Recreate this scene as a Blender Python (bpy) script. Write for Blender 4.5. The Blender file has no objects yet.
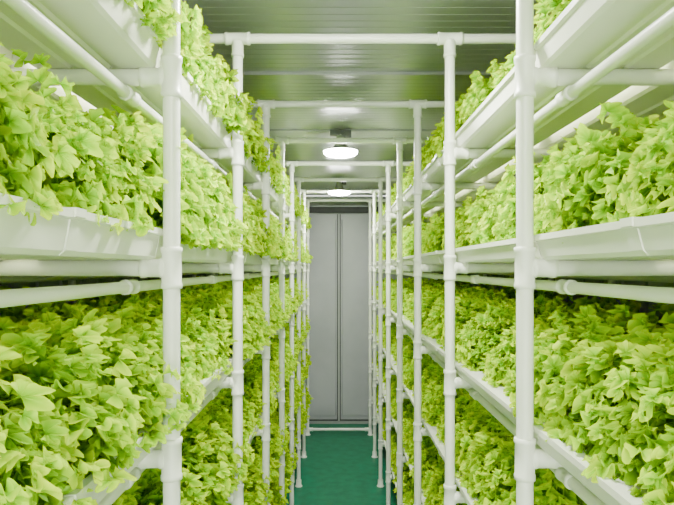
import bpy, math, random
import numpy as np
from mathutils import Vector, Matrix
random.seed(4); rng=np.random.default_rng(7)
scene=bpy.context.scene
EYE=1.68; CEIL=EYE+.78; Y0=1.07; D=.71
POSTS=[Y0+D*n for n in range(-2,8)]
YB=6.52; YF=-1.1
PX=.315
LEVELS=[EYE+.34-.34*i for i in range(6)]

# ---------------------------------------------------------------- materials
def mat(name):
    m=bpy.data.materials.new(name); m.use_nodes=True
    nt=m.node_tree; b=nt.nodes['Principled BSDF']; return m,nt,b
def noise_mix(nt,b,c1,c2,scale=8,detail=4,lo=.35,hi=.65):
    tc=nt.nodes.new('ShaderNodeTexCoord'); n=nt.nodes.new('ShaderNodeTexNoise')
    n.inputs['Scale'].default_value=scale; n.inputs['Detail'].default_value=detail
    nt.links.new(tc.outputs['Object'],n.inputs['Vector'])
    r=nt.nodes.new('ShaderNodeValToRGB'); r.color_ramp.elements[0].position=lo; r.color_ramp.elements[1].position=hi
    r.color_ramp.elements[0].color=(*c1,1); r.color_ramp.elements[1].color=(*c2,1)
    nt.links.new(n.outputs['Fac'],r.inputs['Fac']); nt.links.new(r.outputs['Color'],b.inputs['Base Color'])
    return n
def simple(name,c1,c2,rough,metal=0,scale=6):
    m,nt,b=mat(name); noise_mix(nt,b,c1,c2,scale); b.inputs['Roughness'].default_value=rough; b.inputs['Metallic'].default_value=metal
    return m
M_pvc=simple('pvc_white',(.78,.82,.70),(.87,.90,.79),.3)
M_tray=simple('tray_white_plastic',(.78,.81,.67),(.87,.89,.76),.35,scale=3)
M_ceil=simple('ceiling_coated_steel',(.33,.35,.335),(.40,.42,.405),.3,.3,scale=1.5)
M_wall=simple('wall_panel',(.36,.40,.35),(.44,.48,.42),.5,scale=2)
M_door=simple('door_grey_paint',(.36,.38,.38),(.42,.44,.44),.45,scale=3)
M_dark=simple('dark_rubber',(.02,.025,.02),(.04,.045,.04),.6)
M_metal=simple('lamp_metal',(.30,.32,.30),(.38,.40,.38),.4,.3)
M_brk=simple('bracket_metal',(.06,.07,.06),(.09,.10,.09),.4,.3)
M_floor,nt,b=mat('floor_green_epoxy')
n=noise_mix(nt,b,(.001,.12,.055),(.003,.17,.082),14,6)
b.inputs['Roughness'].default_value=.45
b.inputs['Specular IOR Level'].default_value=.3
bp=nt.nodes.new('ShaderNodeBump'); bp.inputs['Strength'].default_value=.15
nt.links.new(n.outputs['Fac'],bp.inputs['Height']); nt.links.new(bp.outputs['Normal'],b.inputs['Normal'])
def emis(name,col,s):
    m=bpy.data.materials.new(name); m.use_nodes=True; nt=m.node_tree; nt.nodes.clear()
    e=nt.nodes.new('ShaderNodeEmission'); o=nt.nodes.new('ShaderNodeOutputMaterial')
    e.inputs['Color'].default_value=(*col,1); e.inputs['Strength'].default_value=s
    nt.links.new(e.outputs[0],o.inputs['Surface']); return m
M_lamp=emis('lamp_diffuser',(1,1,.93),320)
M_fill=emis('added_fill_glow',(1,1,.70),16)  # emitter for added, unseen tubes that brighten under the shelves
# lettuce
M_let,nt,b=mat('lettuce_leaf')
at=nt.nodes.new('ShaderNodeAttribute'); at.attribute_name='leaf'
sp=nt.nodes.new('ShaderNodeSeparateColor'); nt.links.new(at.outputs['Color'],sp.inputs[0])
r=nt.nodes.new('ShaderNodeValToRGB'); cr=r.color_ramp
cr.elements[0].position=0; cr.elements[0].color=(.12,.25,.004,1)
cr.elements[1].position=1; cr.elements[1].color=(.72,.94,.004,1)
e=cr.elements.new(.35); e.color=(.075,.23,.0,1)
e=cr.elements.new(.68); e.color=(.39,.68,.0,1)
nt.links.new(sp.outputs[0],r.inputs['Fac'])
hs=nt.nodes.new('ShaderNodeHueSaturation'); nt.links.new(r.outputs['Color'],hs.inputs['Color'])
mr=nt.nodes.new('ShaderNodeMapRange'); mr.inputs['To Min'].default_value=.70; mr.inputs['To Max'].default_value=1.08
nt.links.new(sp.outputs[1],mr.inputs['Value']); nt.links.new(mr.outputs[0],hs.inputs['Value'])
mr2=nt.nodes.new('ShaderNodeMapRange'); mr2.inputs['To Min'].default_value=.488; mr2.inputs['To Max'].default_value=.512
nt.links.new(sp.outputs[2],mr2.inputs['Value']); nt.links.new(mr2.outputs[0],hs.inputs['Hue'])
nt.links.new(hs.outputs[0],b.inputs['Base Color']); b.inputs['Roughness'].default_value=.5
b.inputs['Specular IOR Level'].default_value=.1
tr=nt.nodes.new('ShaderNodeBsdfTranslucent'); nt.links.new(hs.outputs[0],tr.inputs['Color'])
mx=nt.nodes.new('ShaderNodeMixShader'); mx.inputs[0].default_value=.38
out=nt.nodes['Material Output']
nt.links.new(b.outputs[0],mx.inputs[1]); nt.links.new(tr.outputs[0],mx.inputs[2]); nt.links.new(mx.outputs[0],out.inputs['Surface'])

# ---------------------------------------------------------------- mesh builder
class MB:
    def __init__(s): s.v=[];s.f=[];s.m=[];s.sm=[]
    def add(s,vs,fs,mi=0,smooth=False):
        o=len(s.v); s.v+= [tuple(v) for v in vs]
        for f in fs: s.f.append([i+o for i in f]); s.m.append(mi); s.sm.append(smooth)
    def box(s,x0,x1,y0,y1,z0,z1,mi=0):
        vs=[(x,y,z) for z in (z0,z1) for y in (y0,y1) for x in (x0,x1)]
        s.add(vs,[(0,2,3,1),(4,5,7,6),(0,1,5,4),(1,3,7,5),(3,2,6,7),(2,0,4,6)],mi)
    def lathe(s,p0,axis,prof,seg=20,mi=0):
        a=Vector(axis).normalized(); u=a.orthogonal().normalized(); w=a.cross(u); p0=Vector(p0)
        vs=[];fs=[]
        for d,rr in prof:
            for k in range(seg):
                t=2*math.pi*k/seg
                vs.append(p0+a*d+(u*math.cos(t)+w*math.sin(t))*rr)
        for i in range(len(prof)-1):
            for k in range(seg):
                k2=(k+1)%seg; fs.append((i*seg+k,i*seg+k2,(i+1)*seg+k2,(i+1)*seg+k))
        s.add(vs,fs,mi,True)
        s.add(vs[:seg],[tuple(range(seg))[::-1]],mi); s.add(vs[-seg:],[tuple(range(seg))],mi)
    def cyl(s,p0,p1,r,seg=20,mi=0):
        d=Vector(p1)-Vector(p0); s.lathe(p0,d,[(0,r),(d.length,r)],seg,mi)
    def sleeve(s,c,axis,L,r,seg=20,mi=0):
        a=Vector(axis).normalized(); p=Vector(c)-a*L/2
        s.lathe(p,a,[(0,r-.003),(.001,r),(.009,r),(.011,r-.0015),(L-.011,r-.0015),(L-.009,r),(L-.001,r),(L,r-.003)],seg,mi)
    def extr(s,prof,y0,y1,mi=0):
        n=len(prof); vs=[(x,y0,z) for x,z in prof]+[(x,y1,z) for x,z in prof]
        fs=[(i,(i+1)%n,n+(i+1)%n,n+i) for i in range(n)]+[tuple(range(n))[::-1],tuple(range(n,2*n))]
        s.add(vs,fs,mi)
    def obj(s,name,mats,parent=None):
        me=bpy.data.meshes.new(name); me.from_pydata(s.v,[],s.f)
        for m in mats: me.materials.append(m)
        me.polygons.foreach_set('material_index',s.m); me.polygons.foreach_set('use_smooth',s.sm); me.update()
        o=bpy.data.objects.new(name,me); scene.collection.objects.link(o)
        if parent: o.parent=parent
        return o
def empty(name):
    o=bpy.data.objects.new(name,None); o.empty_display_size=.1; scene.collection.objects.link(o); return o

# ---------------------------------------------------------------- room shell
m=MB(); m.box(-1.2,1.2,YF,YB+.1,-.08,0); m.obj('floor',[M_floor])
m=MB(); m.box(-1.26,1.26,YF,YB+.1,CEIL+.012,CEIL+.1)
y=YF+.02
while y<YB-.03:   # shallow cross ribs of the ceiling sheet
    x0,x1=-1.2,1.2
    vs=[(x0,y,CEIL+.0125),(x0,y+.004,CEIL+.011),(x0,y+.042,CEIL+.011),(x0,y+.046,CEIL+.0125),
        (x1,y,CEIL+.0125),(x1,y+.004,CEIL+.011),(x1,y+.042,CEIL+.011),(x1,y+.046,CEIL+.0125)]
    m.add(vs,[(0,1,5,4),(1,2,6,5),(2,3,7,6),(0,3,2,1),(4,5,6,7)],0)
    y+=.05
for y in np.arange(.42,YB,1.0):
    m.box(-1.2,1.2,y,y+.03,CEIL,CEIL+.013,0)
m.obj('ceiling',[M_ceil])
for nm,x0,x1,sg in(('wall_left',-1.26,-1.2,-1),('wall_right',1.2,1.26,1)):
    m=MB(); m.box(x0,x1,YF,YB+.1,0,CEIL+.02)
    xi=x1 if sg<0 else x0
    for y in np.arange(YF+.05,YB-.1,.2):
        a,b_=sorted((xi+sg*.001,xi-sg*.012)); m.box(a,b_,y,y+.12,.02,CEIL-.01)
    m.obj(nm,[M_wall])
m=MB(); m.box(-1.2,1.2,YB,YB+.1,0,CEIL)
m.obj('wall_back',[M_wall])
def door(name,x0,x1,hinge):
    m=MB(); zt=CEIL-.20; y1=YB-.003; y=YB-.03
    m.box(x0,x1,y,y1,.03,zt)
    n=3; w=(x1-x0)/n
    for i in range(n):
        a=x0+w*i+.02; c=x0+w*(i+1)-.02
        prof=[(a,y),(a+.012,y-.010),(c-.012,y-.010),(c,y)]
        vs=[(px,py,z) for z in (.09,zt-.06) for px,py in prof]
        m.add(vs,[(0,1,5,4),(1,2,6,5),(2,3,7,6),(0,3,2,1),(4,5,6,7)],0)
    for a in (x0,x1-.010): m.box(a,a+.010,y-.012,y,.03,zt,1)
    m.box(x0,x1,y-.012,y,.03,.042,1)
    m.obj(name,[M_door,M_dark])
door('door_1',-1.12,-.010,0); door('door_2',.010,1.12,0)
m=MB(); m.box(-1.18,1.18,YB-.06,YB-.001,CEIL-.185,CEIL-.12,0)
m.box(-1.18,1.18,YB-.075,YB-.001,CEIL-.12,CEIL-.105,1)
m.obj('trim_1',[M_dark,M_door])
m=MB(); m.box(-1.0,1.0,YB-.055,YB-.036,0.001,.028,0); m.obj('trim_2',[M_metal])

# ---------------------------------------------------------------- racks
TW=.228; GAP=.030; TX=.338
def rack(sg):
    TH=.055 if sg<0 else .044
    root=empty('growing_rack')
    ys,ye=POSTS[0]-.06,POSTS[-1]+.06
    XB=1.12
    m=MB()
    top=EYE+.68
    for y in POSTS:
        for x in (PX,XB):
            m.cyl((sg*x,y,.0),(sg*x,y,top),.0150,22)
            m.lathe((sg*x,y,0),(0,0,1),[(0,.028),(.006,.028),(.008,.021),(.05,.0205)],20)
            if x==PX: m.sleeve((sg*x,y,top-.03),(0,0,1),.05,.0190)
    m.obj('posts',[M_pvc],root)
    m=MB()
    for L in LEVELS:
        for y in POSTS:
            m.cyl((sg*PX,y,L),(sg*XB,y,L),.0145,18)
            for x in(PX,XB):
                m.sleeve((sg*x,y,L),(0,0,1),.075,.0190)
            m.sleeve((sg*(PX+.033),y,L),(1,0,0),.045,.0180)
    m.obj('crossbars',[M_pvc],root)
    for li,L in enumerate(LEVELS):
        m=MB()
        zb=L+.0146
        for t in range(3):
            x0=TX+t*(TW+GAP); w=TW
            p=[(-.007,TH),(-.007,TH-.010),(-.001,TH-.012),(.006,.006),(.012,0),(.07,0),(.074,.005),(.084,.005),(.088,0),
               (w-.088,0),(w-.084,.005),(w-.074,.005),(w-.07,0),(w-.012,0),(w-.006,.006),(w+.001,TH-.012),(w+.007,TH-.010),(w+.007,TH),
               (w-.006,TH),(w-.009,TH-.004),(.009,TH-.004),(.006,TH)]
            prof=[(sg*(x0+a),zb+c) for a,c in p]
            for k in range(0,9,2):
                a=POSTS[k] if k else ys; c=POSTS[k+2] if k+2<len(POSTS) else ye
                if k==8: c=ye
                m.extr(prof,a+.002,c-.002)
            for k in range(1,9,2):
                y=POSTS[k]+.35 if k%4==1 else POSTS[k]+.33
                pr=[(sg*(x0+ (a-w/2)*1.02+w/2),zb+.0005+c*1.03) for a,c in p]
                m.extr(pr,y,y+.03)
        m.obj('trough_tier_%d'%(li+1),[M_tray],root)
        m=MB()
        m.cyl((sg*(PX+.075),ys,L-.034),(sg*(PX+.075),ye,L-.034),.0100,16)
        m.cyl((sg*(.98),ys,L-.034),(sg*(.98),ye,L-.034),.0100,16)
        for y in POSTS:
            m.sleeve((sg*(PX+.075),y,L-.034),(0,1,0),.05,.0135,16)
        m.obj('water_pipes_tier_%d'%(li+1),[M_pvc],root)
        if li>3: continue
        m=MB()
        for t in (1,):   # added fill-light tubes, kept out of view in the trough gap
            x=TX+t*(TW+GAP)-GAP/2; z=zb+.034
            for k in range(len(POSTS)-1):
                a,c=POSTS[k]+.03,POSTS[k+1]-.03
                m.cyl((sg*x,a+.02,z),(sg*x,c-.02,z),.006,10,0)
                m.cyl((sg*x,a,z),(sg*x,a+.02,z),.0075,10,1)
                m.cyl((sg*x,c-.02,z),(sg*x,c,z),.0075,10,1)
        m.obj('fill_tubes_tier_%d'%(li+1),[M_fill,M_pvc],root)
rack(-1); rack(1)

for y in POSTS:
    m=MB(); z=EYE+.68
    m.cyl((-1.12,y,z+.0),(1.12,y,z+.0),.0140,20)
    for x in(-PX,PX): m.sleeve((x,y,z),(1,0,0),.075,.0190)
    m.obj('overhead_pipe',[M_pvc])
m=MB(); y=POSTS[-1]; m.cyl((-PX+.03,y,.055),(PX-.03,y,.055),.0145,20)
for x in(-PX+.035,PX-.035): m.sleeve((x,y,.055),(1,0,0),.04,.0195)
m.obj('floor_tie_pipe',[M_pvc])

# ---------------------------------------------------------------- lamps
def lamp(x,y):
    root=empty('ceiling_lamp'); zb=EYE+.66
    m=MB()
    m.lathe((x,y,zb),(0,0,1),[(0,.098),(.005,.100),(.010,.094),(.014,.06),(.035,.035),(.06,.03),(CEIL-zb+.003,.012)],32,0)
    m.obj('housing',[M_metal],root)
    m=MB(); m.lathe((x,y,zb-.028),(0,0,1),[(0,.03),(.003,.062),(.009,.084),(.018,.093),(.0278,.096)],32,0); m.obj('diffuser',[M_lamp],root)
    m=MB(); m.box(x-.06,x+.06,y-.02,y+.02,CEIL-.03,CEIL-.002); m.box(x+.02,x+.06,y-.03,y+.03,CEIL-.06,CEIL-.012)
    m.obj('mount_bracket',[M_brk],root)
for y in(-.45,1.30,3.4,5.2): lamp(.0,y)

# ---------------------------------------------------------------- lettuce
def leaf(L,W,nt_,nr,rg,fine):
    th=np.linspace(-1.0,1.0,nt_); rr=np.linspace(0.0,1.0,nr)**.7
    U,R=np.meshgrid(th,rr,indexing='ij')
    au=np.abs(U); sgn=np.sign(U)
    bm=L*(1-.92*au)*.82
    wr=W*np.sin(au*math.pi)**.6*(1-.35*au)*1.1
    br=bm+L*.18*(1-au)**.5+L*.10
    p=rg.uniform(0,6.28,6)
    a=sgn*wr*R; bb=bm+(br-bm)*R
    ph=fine*math.pi*(U+.03*np.sin(9*U+p[0]))+p[2]
    A=W*(.26+.10*np.sin(8*U+p[5]))*R**1.8
    n=A*np.sin(ph); bb+=A*.7*np.cos(ph); a+=sgn*A*.6*np.cos(ph*.5+1)
    n+=.15*a*a/W
    return a,bb,n,R
def frond(W,nt_,nr,rg,fine):
    # crinkled fan whose rim is longer than its radius allows, so it coils into frills
    th=np.linspace(-1,1,nt_)*math.radians(125); rr=np.linspace(0,1,nr)**.75
    T,R=np.meshgrid(th,rr,indexing='ij')
    p=rg.uniform(0,6.28,6)
    ph=fine*T+p[0]+1.1*np.sin(1.7*T+p[1])+.5*R
    A=W*(.50+.18*np.sin(3*T+p[4]))*R**1.2
    A1=W*.42*R
    rad=R*W*(1+.14*np.sin(2.2*T+p[5]))
    n=A*np.sin(ph)+A1*np.sin(2.2*T+p[3])
    Tc=T+.10*R*np.cos(ph)
    rad=rad+.16*A*np.cos(ph+1.0)+.10*W*R**2*np.sin(2.1*ph+p[2])
    return rad*np.sin(Tc),rad*np.cos(Tc),n-.3*rad*rad/W,R*(.88+.14*np.sin(ph))
def grid(nt_,nr):
    idx=np.arange(nt_*nr).reshape(nt_,nr)
    return np.stack([idx[:-1,:-1],idx[1:,:-1],idx[1:,1:],idx[:-1,1:]],-1).reshape(-1,4)
def plant(cx,cy,cz,size,rg,big,fr):
    V=[];C=[];F=[];o=0
    nb,bt,br_,bfine=big; fq=grid(bt,br_)
    def push(x,y,z,R,fq,g,shade,nt_,nr):
        nonlocal o
        V.append(np.stack([cx+x,cy+y,cz+np.where(z<0,z*.5,z)],-1).reshape(-1,3))
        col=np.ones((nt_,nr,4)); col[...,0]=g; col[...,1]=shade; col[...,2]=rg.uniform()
        C.append(col.reshape(-1,4)); F.append(fq+o); o+=nt_*nr
    for i in range(nb):
        q=(i+.5)/nb
        L=size*(.088+.02*math.sin(q*3.1))*rg.uniform(.7,1.0); W=size*rg.uniform(.026,.034)
        a,b_,n,R=leaf(L,W,bt,br_,rg,bfine)
        tilt=math.radians(4+70*q**.9+rg.uniform(-10,10)); curl=rg.uniform(.3,.9)*(.4+q)
        s=b_/L; ang=tilt+curl*(s-.3); ph=tilt+curl*(s*.5-.2)
        x=b_*np.sin(ph)+.006-n*np.cos(ang); z=b_*np.cos(ph)+n*np.sin(ang); y=a
        az=i*2.39996+rg.uniform(-.35,.35); c,s_=math.cos(az),math.sin(az)
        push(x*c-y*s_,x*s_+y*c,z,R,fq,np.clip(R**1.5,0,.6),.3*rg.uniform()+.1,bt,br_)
    nf,ft,fn_,w0,w1,ffine=fr; fq=grid(ft,fn_)
    lp=rg.uniform(0,6.28,4)
    for i in range(nf):
        q=(i+.5)/nf; az=i*2.39996+rg.uniform(-.4,.4)
        phi=math.radians(103)*q**.55+rg.uniform(-.1,.1)
        bump=1+.15*math.sin(3*az+lp[0]+2*phi)+.11*math.sin(5*az+lp[1]-3*phi)
        jit=rg.choice([rg.uniform(.9,1.1),rg.uniform(.68,.92)])*bump
        pr=size*.107*math.sin(phi)*jit; pz=size*(.150*math.cos(phi)*jit if phi<math.pi/2 else .10*math.cos(phi))+.012
        W=size*rg.uniform(w0,w1)
        a,b_,n,R=frond(W,ft,fn_,rg,ffine*rg.uniform(.85,1.15))
        t=phi*.85+rg.uniform(-.6,.6); roll=rg.uniform(-1.0,1.0); yaw=rg.uniform(-.8,.8)
        cr_,sr=math.cos(roll),math.sin(roll)
        a2=a*cr_-n*sr; n2=a*sr+n*cr_
        ct,st=math.cos(t),math.sin(t)
        x=b_*st-n2*ct; z=b_*ct+n2*st; y=a2
        cy_,sy=math.cos(yaw),math.sin(yaw)
        x,y=x*cy_-y*sy,x*sy+y*cy_
        x=x+pr; z=z+pz
        c,s_=math.cos(az),math.sin(az)
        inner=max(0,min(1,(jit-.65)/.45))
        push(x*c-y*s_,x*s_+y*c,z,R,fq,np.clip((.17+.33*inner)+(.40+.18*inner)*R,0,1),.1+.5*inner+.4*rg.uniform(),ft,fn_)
    return np.concatenate(V),np.concatenate(C),np.concatenate(F)
SPEC=[((14,44,4,8),(340,40,4,.0105,.020,6.6)),((12,34,4,6),(165,30,4,.014,.024,5.6)),((12,30,4,5),(85,20,3,.020,.033,4.2))]
def section(vi):
    V=[];C=[];F=[];o=0; rg=np.random.default_rng(100+vi)
    for r_ in range(3):
        for k in range(4):
            x=(r_-1)*(TW+GAP)+rg.uniform(-.012,.012)-(.012 if r_==0 else 0); y=(k-1.5)*D/4+rg.uniform(-.02,.02)
            v,c,f=plant(x,y,-.004,rg.uniform(.88,1.18),rg,*SPEC[r_])
            V.append(v);C.append(c);F.append(f+o);o+=len(v)
    V=np.concatenate(V);C=np.concatenate(C);F=np.concatenate(F)
    me=bpy.data.meshes.new('lettuce_section_%d'%vi)
    me.vertices.add(len(V)); me.vertices.foreach_set('co',V.astype(np.float32).ravel())
    me.loops.add(F.size); me.loops.foreach_set('vertex_index',F.astype(np.int32).ravel())
    me.polygons.add(len(F)); me.polygons.foreach_set('loop_start',np.arange(0,F.size,4,dtype=np.int32))
    me.polygons.foreach_set('use_smooth',np.ones(len(F),dtype=bool))
    ca=me.color_attributes.new('leaf','FLOAT_COLOR','POINT'); ca.data.foreach_set('color',C.astype(np.float32).ravel())
    me.materials.append(M_let); me.update(calc_edges=True); return me
secs=[section(i) for i in range(4)]
xc=TX+TW+GAP+TW/2
for sg in(-1,1):
    TH=.055 if sg<0 else .044
    for li,L in enumerate(LEVELS):
        root=empty('lettuce_bed'); root.location=(sg*xc,0,L+.0146+TH)
        for k in range(len(POSTS)-1):
            o=bpy.data.objects.new('lettuces',secs[(k*3+li*5+(2 if sg>0 else 0)+k//4)%4]); scene.collection.objects.link(o)
            o.parent=root; o.location=(.012 if sg>0 else .004,(POSTS[k]+POSTS[k+1])/2,0)
            o.rotation_euler=(0,0,math.pi if sg<0 else 0)
            o.scale=(1.02,1,(1.14 if li<2 else .94)) if sg<0 else (.94,1,(1.0 if li<2 else .88))

# ---------------------------------------------------------------- world + camera
w=bpy.data.worlds.new('World'); scene.world=w; w.use_nodes=True
bg=w.node_tree.nodes['Background']; bg.inputs['Color'].default_value=(.98,1,.94,1); bg.inputs['Strength'].default_value=8.3
cd=bpy.data.cameras.new('Camera'); cam=bpy.data.objects.new('Camera',cd); scene.collection.objects.link(cam)
cam.location=(-.02,0,EYE); cam.rotation_euler=(math.pi/2,0,0)
cd.sensor_width=36; cd.lens=600/674*36; cd.shift_y=15.5/674; cd.shift_x=0; cd.clip_start=.02
scene.camera=cam
